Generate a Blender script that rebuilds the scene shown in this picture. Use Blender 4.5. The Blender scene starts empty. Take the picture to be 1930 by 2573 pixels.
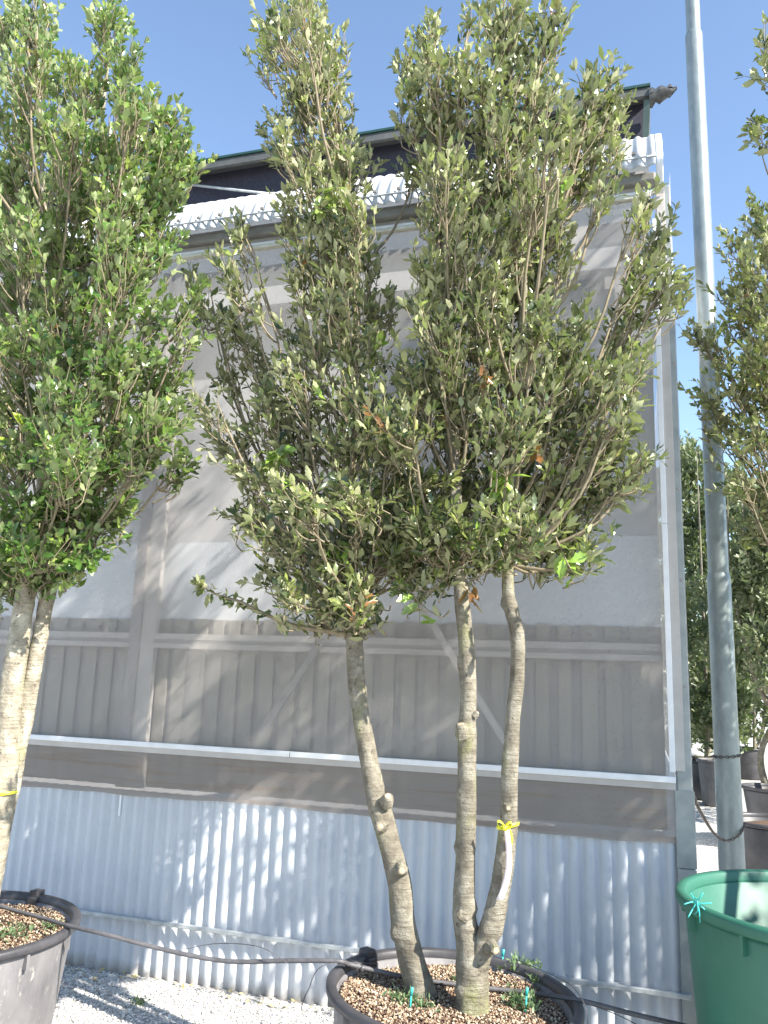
import bpy, math, random
import numpy as np
from mathutils import Vector, Matrix
S = bpy.context.scene
COL = S.collection
RAD = math.radians
rng = np.random.default_rng(7)
random.seed(7)

# ------------------------------------------------------------------ camera, light, exposure
CAM_H = 1.6
PITCH, ROLL, FPX = RAD(11.35), RAD(2.04), 2053.0          # focal length in pixels of the 1930 x 2573 picture
fw = np.array([0, math.cos(PITCH), math.sin(PITCH)])
rt0 = np.array([1.0, 0, 0]); up0 = np.cross(rt0, fw)
RT = rt0 * math.cos(ROLL) + up0 * math.sin(ROLL)
UP = up0 * math.cos(ROLL) - rt0 * math.sin(ROLL)
cam = bpy.data.cameras.new('camera'); camo = bpy.data.objects.new('camera', cam); COL.objects.link(camo)
camo.matrix_world = Matrix(((RT[0], UP[0], -fw[0], 0), (RT[1], UP[1], -fw[1], 0), (RT[2], UP[2], -fw[2], CAM_H), (0, 0, 0, 1)))
cam.sensor_fit = 'VERTICAL'; cam.sensor_height = 24.0; cam.lens = 24.0 * FPX / 2573.0
cam.clip_start = 0.05; cam.clip_end = 3000
S.camera = camo

SUN_DIR = np.array([.840, -.661, .85]); SUN_DIR /= np.linalg.norm(SUN_DIR)      # towards the sun
SUN_EL = math.asin(SUN_DIR[2]); SUN_AZ = math.atan2(SUN_DIR[0], SUN_DIR[1])
world = bpy.data.worlds.new('World'); S.world = world; world.use_nodes = True
wn = world.node_tree; wn.nodes.clear()
wo = wn.nodes.new('ShaderNodeOutputWorld'); bg = wn.nodes.new('ShaderNodeBackground'); sky = wn.nodes.new('ShaderNodeTexSky')
sky.sky_type = 'NISHITA'; sky.sun_disc = False; sky.sun_elevation = SUN_EL; sky.sun_rotation = SUN_AZ
sky.air_density = 1.0; sky.dust_density = 0.15; sky.ozone_density = 1.0
wn.links.new(sky.outputs[0], bg.inputs[0]); bg.inputs[1].default_value = 0.125; wn.links.new(bg.outputs[0], wo.inputs[0])
sl = bpy.data.lights.new('sun', 'SUN'); sl.energy = 5.0; sl.angle = RAD(0.55); sl.color = (1.0, .95, .86)
so = bpy.data.objects.new('sun', sl); COL.objects.link(so)
so.rotation_euler = Vector(SUN_DIR).to_track_quat('Z', 'Y').to_euler()
S.view_settings.view_transform = 'Standard'; S.view_settings.look = 'None'
S.view_settings.exposure = 1.38; S.view_settings.gamma = 1.0; S.view_settings.use_curve_mapping = False
S.cycles.max_bounces = 8; S.cycles.transparent_max_bounces = 12; S.cycles.sample_clamp_indirect = 6.0

# ------------------------------------------------------------------ places
P0 = np.array([-.9024, 4.6387, 0.0]); WA = np.array([.9542, -.2991, 0.0]); WN = np.array([-.2991, -.9542, 0.0])
def W(u, v, z): return P0 + WA * u + WN * v + np.array([0, 0, z])     # greenhouse frame: along, out, up
DS = .8596
def ray(X, Y):
    x, y = X / DS, Y / DS
    return (x - 965.) / FPX * RT - (y - 1286.5) / FPX * UP + fw
O = np.array([0, 0, CAM_H])
def at(X, Y, v):                      # point at v metres in front of the greenhouse wall
    d = ray(X, Y); t = ((P0 + WN * v - O) @ WN) / (d @ WN); return O + d * t
def atz(X, Y, z):
    d = ray(X, Y); return O + d * ((z - CAM_H) / d[2])
def dist(p): return float((np.asarray(p) - O) @ fw)
def px2m(px, p): return px * dist(p) / (FPX * DS)

# ------------------------------------------------------------------ objects
def meta(o, label=None, cat=None, group=None, kind=None):
    if label: o['label'] = label
    if cat: o['category'] = cat
    if group: o['group'] = group
    if kind: o['kind'] = kind
    return o
def root(name, loc, label, cat, group=None):
    o = bpy.data.objects.new(name, None); COL.objects.link(o); o.location = [float(c) for c in loc]
    o.empty_display_size = .2
    return meta(o, label, cat, group)
def origin_of(o):
    l = np.zeros(3)
    while o is not None: l = l + np.array(o.location); o = o.parent
    return l
class MB:
    def __init__(s): s.v = []; s.f = []; s.n = 0
    def add(s, V, Fc):
        V = np.asarray(V, float); s.v.append(V)
        s.f += [tuple(i + s.n for i in f) for f in Fc]; s.n += len(V)
    def box(s, c, ax, ay, az):        # centre and three half-axis vectors
        c, ax, ay, az = map(np.asarray, (c, ax, ay, az))
        V = [c + i * ax + j * ay + k * az for i in (-1, 1) for j in (-1, 1) for k in (-1, 1)]
        s.add(V, [(0, 1, 3, 2), (4, 6, 7, 5), (0, 4, 5, 1), (2, 3, 7, 6), (0, 2, 6, 4), (1, 5, 7, 3)])
    def wbox(s, u0, u1, v0, v1, z0, z1):
        s.box(W((u0 + u1) / 2, (v0 + v1) / 2, (z0 + z1) / 2), WA * (u1 - u0) / 2, WN * (v1 - v0) / 2, np.array([0, 0, (z1 - z0) / 2]))
    def bar(s, a, b, w, h, side=None):
        a, b = np.asarray(a, float), np.asarray(b, float); d = b - a; L = np.linalg.norm(d); d = d / L
        sd = WN if side is None else np.asarray(side, float); sd = sd - d * (sd @ d); sd /= np.linalg.norm(sd)
        s.box((a + b) / 2, d * L / 2, sd * h / 2, np.cross(d, sd) * w / 2)
    def tube(s, path, rad, sides=8, cap=True, bump=None):
        P = np.asarray(path, float); n = len(P); R = np.broadcast_to(np.asarray(rad, float), (n,))
        T = np.gradient(P, axis=0); T /= np.linalg.norm(T, axis=1)[:, None] + 1e-12
        ref = np.array([0, 1., 0]) if abs(T[0][1]) < .8 else np.array([1., 0, 0])
        x = np.cross(T[0], ref); x /= np.linalg.norm(x)
        th = np.arange(sides) * 2 * math.pi / sides; V = []
        for i in range(n):
            x = x - T[i] * (x @ T[i]); x /= np.linalg.norm(x); y = np.cross(T[i], x)
            r = R[i] * (np.ones(sides) if bump is None else bump(i, th, P[i]))
            V.append(P[i] + (np.cos(th) * r)[:, None] * x + (np.sin(th) * r)[:, None] * y)
        V = np.concatenate(V); Fc = []
        for i in range(n - 1):
            for j in range(sides):
                k = (j + 1) % sides; Fc.append((i * sides + j, i * sides + k, (i + 1) * sides + k, (i + 1) * sides + j))
        if cap: Fc.append(tuple(range(sides))[::-1]); Fc.append(tuple((n - 1) * sides + j for j in range(sides)))
        s.add(V, Fc)
    def lathe(s, prof, c, sides=64, tilt=None, jag=None):
        P = np.asarray(prof, float); n = len(P); th = np.arange(sides) * 2 * math.pi / sides; V = []
        for r, z in P: V.append(np.stack([np.cos(th) * r, np.sin(th) * r, np.full(sides, z)], 1))
        V = np.concatenate(V)
        if tilt is not None: V = V @ np.array(tilt.to_3x3()).T
        Fc = [(i * sides + j, i * sides + (j + 1) % sides, (i + 1) * sides + (j + 1) % sides, (i + 1) * sides + j) for i in range(n - 1) for j in range(sides)]
        s.add(V + np.asarray(c), Fc)
    def grid(s, G):
        G = np.asarray(G, float); a, b = G.shape[:2]
        s.add(G.reshape(-1, 3), [(i * b + j, (i + 1) * b + j, (i + 1) * b + j + 1, i * b + j + 1) for i in range(a - 1) for j in range(b - 1)])
    def build(s, name, m, parent=None, smooth=False, bevel=0, solid=0):
        V = np.concatenate(s.v)
        if parent is not None: V = V - origin_of(parent)
        me = bpy.data.meshes.new(name); me.from_pydata([tuple(x) for x in V], [], s.f); me.update()
        if smooth: me.shade_smooth()
        if m is not None: me.materials.append(m)
        o = bpy.data.objects.new(name, me); COL.objects.link(o)
        if parent is not None: o.parent = parent
        if solid:
            md = o.modifiers.new('thick', 'SOLIDIFY'); md.thickness = solid; md.offset = 0
        if bevel:
            md = o.modifiers.new('edge', 'BEVEL'); md.width = bevel; md.segments = 2; md.limit_method = 'ANGLE'
        return o
def spline(pts, n):
    P = np.asarray(pts, float); m = len(P)
    if m == 2: return np.linspace(P[0], P[1], n)
    t = np.linspace(0, m - 1, n); out = []
    for q in t:
        i = min(int(q), m - 2); f = q - i
        p0, p1, p2, p3 = P[max(i - 1, 0)], P[i], P[i + 1], P[min(i + 2, m - 1)]
        out.append(.5 * (2 * p1 + (p2 - p0) * f + (2 * p0 - 5 * p1 + 4 * p2 - p3) * f * f + (3 * p1 - p0 - 3 * p2 + p3) * f ** 3))
    return np.array(out)

# ------------------------------------------------------------------ materials
def mat(name):
    m = bpy.data.materials.new(name); m.use_nodes = True; nt = m.node_tree
    return m, nt, nt.nodes['Principled BSDF'], nt.nodes['Material Output']
def nd(nt, t, **k):
    n = nt.nodes.new(t)
    for a, b in k.items(): setattr(n, a, b)
    return n
def coords(nt, scale=(1, 1, 1), out='Object'):
    tc = nd(nt, 'ShaderNodeTexCoord'); mp = nd(nt, 'ShaderNodeMapping'); mp.inputs['Scale'].default_value = scale
    nt.links.new(tc.outputs[out], mp.inputs[0]); return mp.outputs[0]
def noise(nt, vec, scale, detail=5, rough=.6):
    n = nd(nt, 'ShaderNodeTexNoise'); n.inputs['Scale'].default_value = scale; n.inputs['Detail'].default_value = detail
    n.inputs['Roughness'].default_value = rough; nt.links.new(vec, n.inputs['Vector']); return n.outputs['Fac']
def ramp(nt, fac, stops, interp='LINEAR'):
    r = nd(nt, 'ShaderNodeValToRGB'); e = r.color_ramp; e.interpolation = interp
    while len(e.elements) < len(stops): e.elements.new(.5)
    for el, (p, c) in zip(e.elements, stops): el.position = p; el.color = (*c, 1) if len(c) == 3 else c
    nt.links.new(fac, r.inputs[0]); return r.outputs[0]
def mixc(nt, a, b, f, mode='MIX'):
    m = nd(nt, 'ShaderNodeMix', data_type='RGBA', blend_type=mode)
    for s_, v in ((0, f), (6, a), (7, b)):
        if isinstance(v, bpy.types.NodeSocket): nt.links.new(v, m.inputs[s_])
        elif s_ == 0: m.inputs[0].default_value = v
        else: m.inputs[s_].default_value = (*v, 1)
    return m.outputs[2]
def bump(nt, h, b, strength=.3, dist_=.01):
    n = nd(nt, 'ShaderNodeBump'); n.inputs['Strength'].default_value = strength; n.inputs['Distance'].default_value = dist_
    nt.links.new(h, n.inputs['Height']); nt.links.new(n.outputs[0], b.inputs['Normal']); return n
def simple(name, c1, c2, scale=8, rough=.6, metal=0, bs=.15, bd=.004, spots=None, spec=.5, stretch=(1, 1, 1)):
    m, nt, b, o = mat(name); v = coords(nt, stretch); n = noise(nt, v, scale, 7, .65)
    c = ramp(nt, n, [(.3, c1), (.7, c2)])
    if spots:
        s_ = ramp(nt, noise(nt, v, scale * 4.3, 4, .75), [(spots[0], (0, 0, 0)), (spots[0] + .08, (1, 1, 1))]); c = mixc(nt, c, spots[1], s_)
    nt.links.new(c, b.inputs['Base Color']); b.inputs['Roughness'].default_value = rough; b.inputs['Metallic'].default_value = metal
    b.inputs['Specular IOR Level'].default_value = spec
    bump(nt, noise(nt, v, scale * 9, 5), b, bs, bd); return m

def leaf_material(name, stops, back, backmix=.85, rough=.36, trans=.22):
    m, nt, b, o = mat(name); a = nd(nt, 'ShaderNodeAttribute', attribute_name='tint')
    c = ramp(nt, a.outputs['Fac'], stops)
    g = nd(nt, 'ShaderNodeNewGeometry'); mm = nd(nt, 'ShaderNodeMath', operation='MULTIPLY'); mm.inputs[1].default_value = backmix
    nt.links.new(g.outputs['Backfacing'], mm.inputs[0])
    c2 = mixc(nt, c, back, mm.outputs[0]); nt.links.new(c2, b.inputs['Base Color'])
    rr = nd(nt, 'ShaderNodeMapRange'); rr.inputs['To Min'].default_value = rough; rr.inputs['To Max'].default_value = .7
    nt.links.new(g.outputs['Backfacing'], rr.inputs[0]); nt.links.new(rr.outputs[0], b.inputs['Roughness'])
    b.inputs['Specular IOR Level'].default_value = .7
    tr = nd(nt, 'ShaderNodeBsdfTranslucent'); nt.links.new(mixc(nt, c, (.3, .5, .06), .35), tr.inputs[0])
    mx = nd(nt, 'ShaderNodeMixShader'); mx.inputs[0].default_value = trans
    nt.links.new(b.outputs[0], mx.inputs[1]); nt.links.new(tr.outputs[0], mx.inputs[2]); nt.links.new(mx.outputs[0], o.inputs[0]); return m
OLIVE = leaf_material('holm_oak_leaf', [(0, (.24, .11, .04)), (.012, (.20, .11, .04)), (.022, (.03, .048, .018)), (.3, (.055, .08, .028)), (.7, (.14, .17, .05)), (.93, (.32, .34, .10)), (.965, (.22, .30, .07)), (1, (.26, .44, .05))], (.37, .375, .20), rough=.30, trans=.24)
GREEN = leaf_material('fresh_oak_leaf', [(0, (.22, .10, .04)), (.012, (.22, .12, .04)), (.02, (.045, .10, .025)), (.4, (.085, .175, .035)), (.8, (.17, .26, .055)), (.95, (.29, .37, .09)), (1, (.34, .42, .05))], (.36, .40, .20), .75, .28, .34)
FAR = leaf_material('far_oak_leaf', [(0, (.06, .085, .035)), (.5, (.10, .13, .055)), (1, (.17, .20, .09))], (.24, .26, .16), .7, .5, .22)
TWIG = simple('twig_bark', (.15, .12, .075), (.30, .25, .16), 30, .8)

def bark_material(name='oak_bark', k=1.0):
    m, nt, b, o = mat(name); v = coords(nt)
    c = ramp(nt, noise(nt, v, 14, 8, .7), [(.28, (.12 * k, .10 * k, .075 * k)), (.5, (.24 * k, .215 * k, .165 * k)), (.72, (.42 * k, .395 * k, .32 * k))])
    # thin rings of lenticels across the stem
    v2 = coords(nt, (6, 6, 60)); c = mixc(nt, c, (.15, .12, .09), ramp(nt, noise(nt, v2, 1.6, 3, .5), [(.62, (0, 0, 0)), (.72, (.38, .38, .38))]))
    c = mixc(nt, c, (.27, .29, .09), ramp(nt, noise(nt, coords(nt, (1, 1, .5)), 7, 4, .6), [(.54, (0, 0, 0)), (.70, (.55, .55, .55))]))
    c = mixc(nt, c, (.09, .075, .06), ramp(nt, noise(nt, v, 45, 4, .7), [(.60, (0, 0, 0)), (.67, (.85, .85, .85))]))
    nt.links.new(c, b.inputs['Base Color']); b.inputs['Roughness'].default_value = .85; b.inputs['Specular IOR Level'].default_value = .2
    ad = nd(nt, 'ShaderNodeMath', operation='ADD'); nt.links.new(noise(nt, v, 60, 6, .7), ad.inputs[0]); nt.links.new(noise(nt, v2, 1.6, 3, .5), ad.inputs[1])
    bump(nt, ad.outputs[0], b, .85, .009); return m
BARK = bark_material(k=.86); BARKSUN = bark_material('sunlit_oak_bark', 1.35)  # second one is a brightened copy: sunlight on the left oak's stems put into colour
CUT = simple('cut_wood', (.30, .22, .14), (.52, .42, .30), 60, .8)

def corr_material():
    m, nt, b, o = mat('corrugated_sheet_paint'); v = coords(nt)
    c = ramp(nt, noise(nt, v, 3, 6, .6), [(.3, (.50, .53, .57)), (.7, (.60, .62, .65))])
    c = mixc(nt, c, (.42, .42, .42), ramp(nt, noise(nt, coords(nt, (1, 1, .25)), 26, 6, .7), [(.60, (0, 0, 0)), (.74, (.45, .45, .45))]))
    sp = nd(nt, 'ShaderNodeSeparateXYZ'); nt.links.new(v, sp.inputs[0])
    ad = nd(nt, 'ShaderNodeMath', operation='MULTIPLY_ADD'); ad.inputs[1].default_value = .12; nt.links.new(noise(nt, v, 9, 5, .7), ad.inputs[0]); nt.links.new(sp.outputs[2], ad.inputs[2])
    c = mixc(nt, (.26, .22, .17), c, ramp(nt, ad.outputs[0], [(.055, (.25, .25, .25)), (.13, (1, 1, 1))]))      # soil splash along the foot
    nt.links.new(c, b.inputs['Base Color']); b.inputs['Roughness'].default_value = .5; b.inputs['Specular IOR Level'].default_value = .4
    bump(nt, noise(nt, v, 90, 4), b, .06, .002); return m
CORR = corr_material()

def film_material(name, col, transp, dirt=.5, streak=False):
    m, nt, b, o = mat(name); v = coords(nt)
    c = ramp(nt, noise(nt, v, 1.3, 6, .65), [(.3, tuple(x * .86 for x in col)), (.7, col)])
    if streak: c = mixc(nt, c, (.30, .19, .12), ramp(nt, noise(nt, coords(nt, (.5, .5, 9)), 3, 5, .65), [(.5, (0, 0, 0)), (.7, (.6, .6, .6))]))
    patch = ramp(nt, noise(nt, v, .9, 3, .5), [(.44, (0, 0, 0)), (.60, (1, 1, 1))])
    sp = ramp(nt, noise(nt, v, 75, 4, .8), [(.60, (0, 0, 0)), (.66, (1, 1, 1))])
    c = mixc(nt, c, (.16, .13, .10), mixc(nt, (0, 0, 0), sp, mixc(nt, (0, 0, 0), patch, dirt)))
    df = nd(nt, 'ShaderNodeBsdfDiffuse'); tl = nd(nt, 'ShaderNodeBsdfTranslucent'); tp = nd(nt, 'ShaderNodeBsdfTransparent'); gl = nd(nt, 'ShaderNodeBsdfGlossy')
    gl.inputs['Roughness'].default_value = .35
    nt.links.new(c, df.inputs[0]); nt.links.new(c, tl.inputs[0])
    m1 = nd(nt, 'ShaderNodeMixShader'); m1.inputs[0].default_value = .3; nt.links.new(df.outputs[0], m1.inputs[1]); nt.links.new(tl.outputs[0], m1.inputs[2])
    m2 = nd(nt, 'ShaderNodeMixShader'); m2.inputs[0].default_value = .04; nt.links.new(m1.outputs[0], m2.inputs[1]); nt.links.new(gl.outputs[0], m2.inputs[2])
    m3 = nd(nt, 'ShaderNodeMixShader'); m3.inputs[0].default_value = transp; nt.links.new(m2.outputs[0], m3.inputs[1]); nt.links.new(tp.outputs[0], m3.inputs[2])
    nt.links.new(m3.outputs[0], o.inputs[0]); nt.nodes.remove(b); return m
FILM = film_material('greenhouse_film', (.56, .54, .525), .58, 1.0)
FLAP = film_material('film_flap', (.38, .34, .31), .25, .5, True)
GALV = simple('galvanised_steel', (.34, .37, .38), (.58, .61, .62), 22, .48, .35, .05, .002, spots=(.72, (.66, .68, .69)))
POLEM = simple('pole_zinc', (.17, .20, .20), (.27, .31, .31), 16, .42, .35, .08, .002, spots=(.70, (.46, .50, .50)), stretch=(1, 1, .4))
ALU = simple('white_profile', (.74, .74, .75), (.84, .84, .85), 12, .4, 0, .03)
POST = simple('post_sheet', (.25, .275, .27), (.38, .40, .39), 9, .55, .2, .06, .002, spots=(.70, (.20, .18, .15)))
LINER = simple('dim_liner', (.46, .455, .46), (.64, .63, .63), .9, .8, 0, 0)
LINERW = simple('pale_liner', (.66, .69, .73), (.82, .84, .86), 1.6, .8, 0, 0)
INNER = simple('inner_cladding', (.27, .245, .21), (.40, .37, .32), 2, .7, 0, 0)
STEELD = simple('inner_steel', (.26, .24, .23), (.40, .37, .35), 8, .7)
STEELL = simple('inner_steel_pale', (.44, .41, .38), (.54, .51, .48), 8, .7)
DARKNET = simple('vent_net', (.020, .020, .035), (.045, .045, .07), 60, .8, 0, .4, .003)
FASCIA = simple('fascia_metal', (.06, .065, .065), (.13, .13, .12), 7, .5, .2)
GREENTRIM = simple('green_trim', (.012, .04, .034), (.02, .07, .06), 12, .5)
ROOFP = simple('roof_sheet', (.44, .46, .49), (.56, .58, .60), 6, .5, 0, .03, .001)
GUTTER = simple('gutter_grey', (.16, .15, .13), (.26, .25, .23), 8, .6)
CREAM = simple('cream_profile', (.55, .53, .42), (.72, .70, .60), 10, .5)
BLACKP = simple('black_plastic', (.028, .027, .03), (.075, .072, .078), 7, .45, 0, .25, .003, spots=(.66, (.14, .13, .125)))
DUSTY = simple('dusty_plastic', (.11, .105, .11), (.22, .21, .21), 8, .6, 0, .3, .004, spots=(.60, (.30, .28, .26)), stretch=(1, 1, .45))
HOSE = simple('hose_rubber', (.05, .048, .052), (.13, .125, .13), 18, .55)
GPOT = simple('green_plastic', (.022, .115, .075), (.036, .15, .10), 5, .5, 0, .12, .002, spots=(.74, (.07, .22, .16)))
TURQ = simple('turquoise_plastic', (.03, .38, .34), (.06, .50, .45), 20, .4)
YELLOW = simple('yellow_ribbon', (.80, .78, .02), (.90, .88, .08), 30, .4)
TAG = simple('label_strip', (.80, .62, .62), (.86, .78, .76), 14, .5, spots=(.70, (.72, .35, .40)))
CHAINM = simple('old_chain', (.07, .06, .055), (.18, .16, .14), 60, .5, .6)
TAPEM = simple('white_tape', (.70, .72, .74), (.82, .83, .84), 30, .5, spots=(.64, (.05, .05, .06)))

def gravel_material():
    m, nt, b, o = mat('white_gravel'); v = coords(nt, out='Object')
    vo = nd(nt, 'ShaderNodeTexVoronoi'); vo.inputs['Scale'].default_value = 75; nt.links.new(v, vo.inputs['Vector'])
    sp = nd(nt, 'ShaderNodeSeparateColor'); nt.links.new(vo.outputs['Color'], sp.inputs[0])
    c = ramp(nt, sp.outputs[0], [(0, (.42, .40, .38)), (.4, (.64, .62, .59)), (.8, (.72, .70, .67)), (1, (.82, .81, .78))])
    c = mixc(nt, c, (.20, .18, .16), ramp(nt, vo.outputs['Distance'], [(.35, (0, 0, 0)), (.75, (.8, .8, .8))]))
    c = mixc(nt, c, (.24, .21, .17), ramp(nt, noise(nt, v, .9, 7, .65), [(.52, (0, 0, 0)), (.72, (.6, .6, .6))]))
    nt.links.new(c, b.inputs['Base Color']); b.inputs['Roughness'].default_value = .9
    iv = nd(nt, 'ShaderNodeMath', operation='SUBTRACT'); iv.inputs[0].default_value = 1; nt.links.new(vo.outputs['Distance'], iv.inputs[1])
    bump(nt, iv.outputs[0], b, .9, .008); return m
GRAVEL = gravel_material()
def grain_material(name, stops):
    m, nt, b, o = mat(name); a = nd(nt, 'ShaderNodeAttribute', attribute_name='tint')
    nt.links.new(ramp(nt, a.outputs['Fac'], stops), b.inputs['Base Color']); b.inputs['Roughness'].default_value = .85; return m
STONE = grain_material('pale_stone', [(0, (.42, .40, .37)), (.5, (.70, .68, .65)), (1, (.86, .85, .82))])
GRIT = grain_material('mulch_grain', [(0, (.05, .03, .02)), (.3, (.15, .09, .06)), (.55, (.32, .22, .14)), (.8, (.52, .42, .29)), (1, (.74, .68, .54))])
SOIL = simple('potting_soil', (.05, .03, .02), (.20, .12, .07), 50, .95, 0, .8, .01)
WEED = leaf_material('weed_leaf', [(0, (.07, .12, .05)), (1, (.14, .21, .09))], (.16, .26, .12), .5, .5, .25)
STRAW = simple('dry_straw', (.45, .36, .16), (.62, .52, .28), 30, .8)

# ------------------------------------------------------------------ foliage
def leaf_template(teeth):
    # along x (0..1), y across, z up; folded along the midrib, slightly curled
    if teeth:
        st = [(.0, .0), (.10, .17), (.24, .36), (.31, .33), (.46, .50), (.53, .43), (.68, .42), (.75, .31), (.88, .17), (1., 0)]
    else:
        st = [(.0, .0), (.18, .30), (.45, .50), (.75, .34), (1., 0)]
    V = []; F_ = []
    for i, (x, w) in enumerate(st):
        if i in (0, len(st) - 1): V.append((x, 0, 0))
        else: V += [(x, w, 1), (x, 0, 0), (x, -w, 1)]
    n = len(st) - 2
    F_ += [(0, 2, 1), (0, 3, 2)]
    for i in range(n - 1):
        a = 1 + 3 * i; b = a + 3
        F_ += [(a, a + 1, b + 1, b), (a + 1, a + 2, b + 2, b + 1)]
    a = 1 + 3 * (n - 1); e = a + 3
    F_ += [(a, a + 1, e), (a + 1, a + 2, e)]
    return np.array(V, float), F_
def norm(a): return a / (np.linalg.norm(a, axis=-1, keepdims=True) + 1e-9)
def leaf_mesh(name, P, D, N, L, Wd, material, parent, teeth=True, tint=None, r=rng):
    V0, F0 = leaf_template(teeth); n = len(P); k = len(V0)
    D = norm(D); Y = norm(np.cross(N, D)); Z = norm(np.cross(D, Y))
    fold = r.uniform(.05, .5, n); curl = r.uniform(-.35, .30, n); twist = r.uniform(-.25, .25, n); wav = r.uniform(0, .05, n)
    x = V0[:, 0][None] * L[:, None]; wj = 1 + r.normal(0, .14, (n, k)) * (teeth and 1)
    y = V0[:, 1][None] * Wd[:, None] * wj
    z = np.abs(y) * fold[:, None] * V0[:, 2][None] + curl[:, None] * (V0[:, 0][None] ** 2) * L[:, None] + twist[:, None] * y * V0[:, 0][None] * 2
    z += r.normal(0, 1, (n, k)) * wav[:, None] * L[:, None] * V0[:, 2][None]
    A = P[:, None] + x[..., None] * D[:, None] + y[..., None] * Y[:, None] + z[..., None] * Z[:, None]
    A = A.reshape(-1, 3) - origin_of(parent)
    lens = np.array([len(f) for f in F0]); flat = np.concatenate([np.array(f) for f in F0])
    loops = (flat[None] + (np.arange(n) * k)[:, None]).ravel(); lt = np.tile(lens, n); ls = np.concatenate([[0], np.cumsum(lt)[:-1]])
    me = bpy.data.meshes.new(name); me.vertices.add(len(A)); me.vertices.foreach_set('co', A.astype(np.float32).ravel())
    me.loops.add(len(loops)); me.loops.foreach_set('vertex_index', loops.astype(np.int32))
    me.polygons.add(len(lt)); me.polygons.foreach_set('loop_start', ls.astype(np.int32)); me.polygons.foreach_set('loop_total', lt.astype(np.int32))
    me.update(calc_edges=True); me.validate()
    t = r.uniform(0, 1, n) if tint is None else tint
    at_ = me.attributes.new('tint', 'FLOAT', 'POINT'); at_.data.foreach_set('value', np.repeat(t, k).astype(np.float32))
    me.shade_smooth(); me.materials.append(material)
    o = bpy.data.objects.new(name, me); COL.objects.link(o); o.parent = parent; return o

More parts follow.
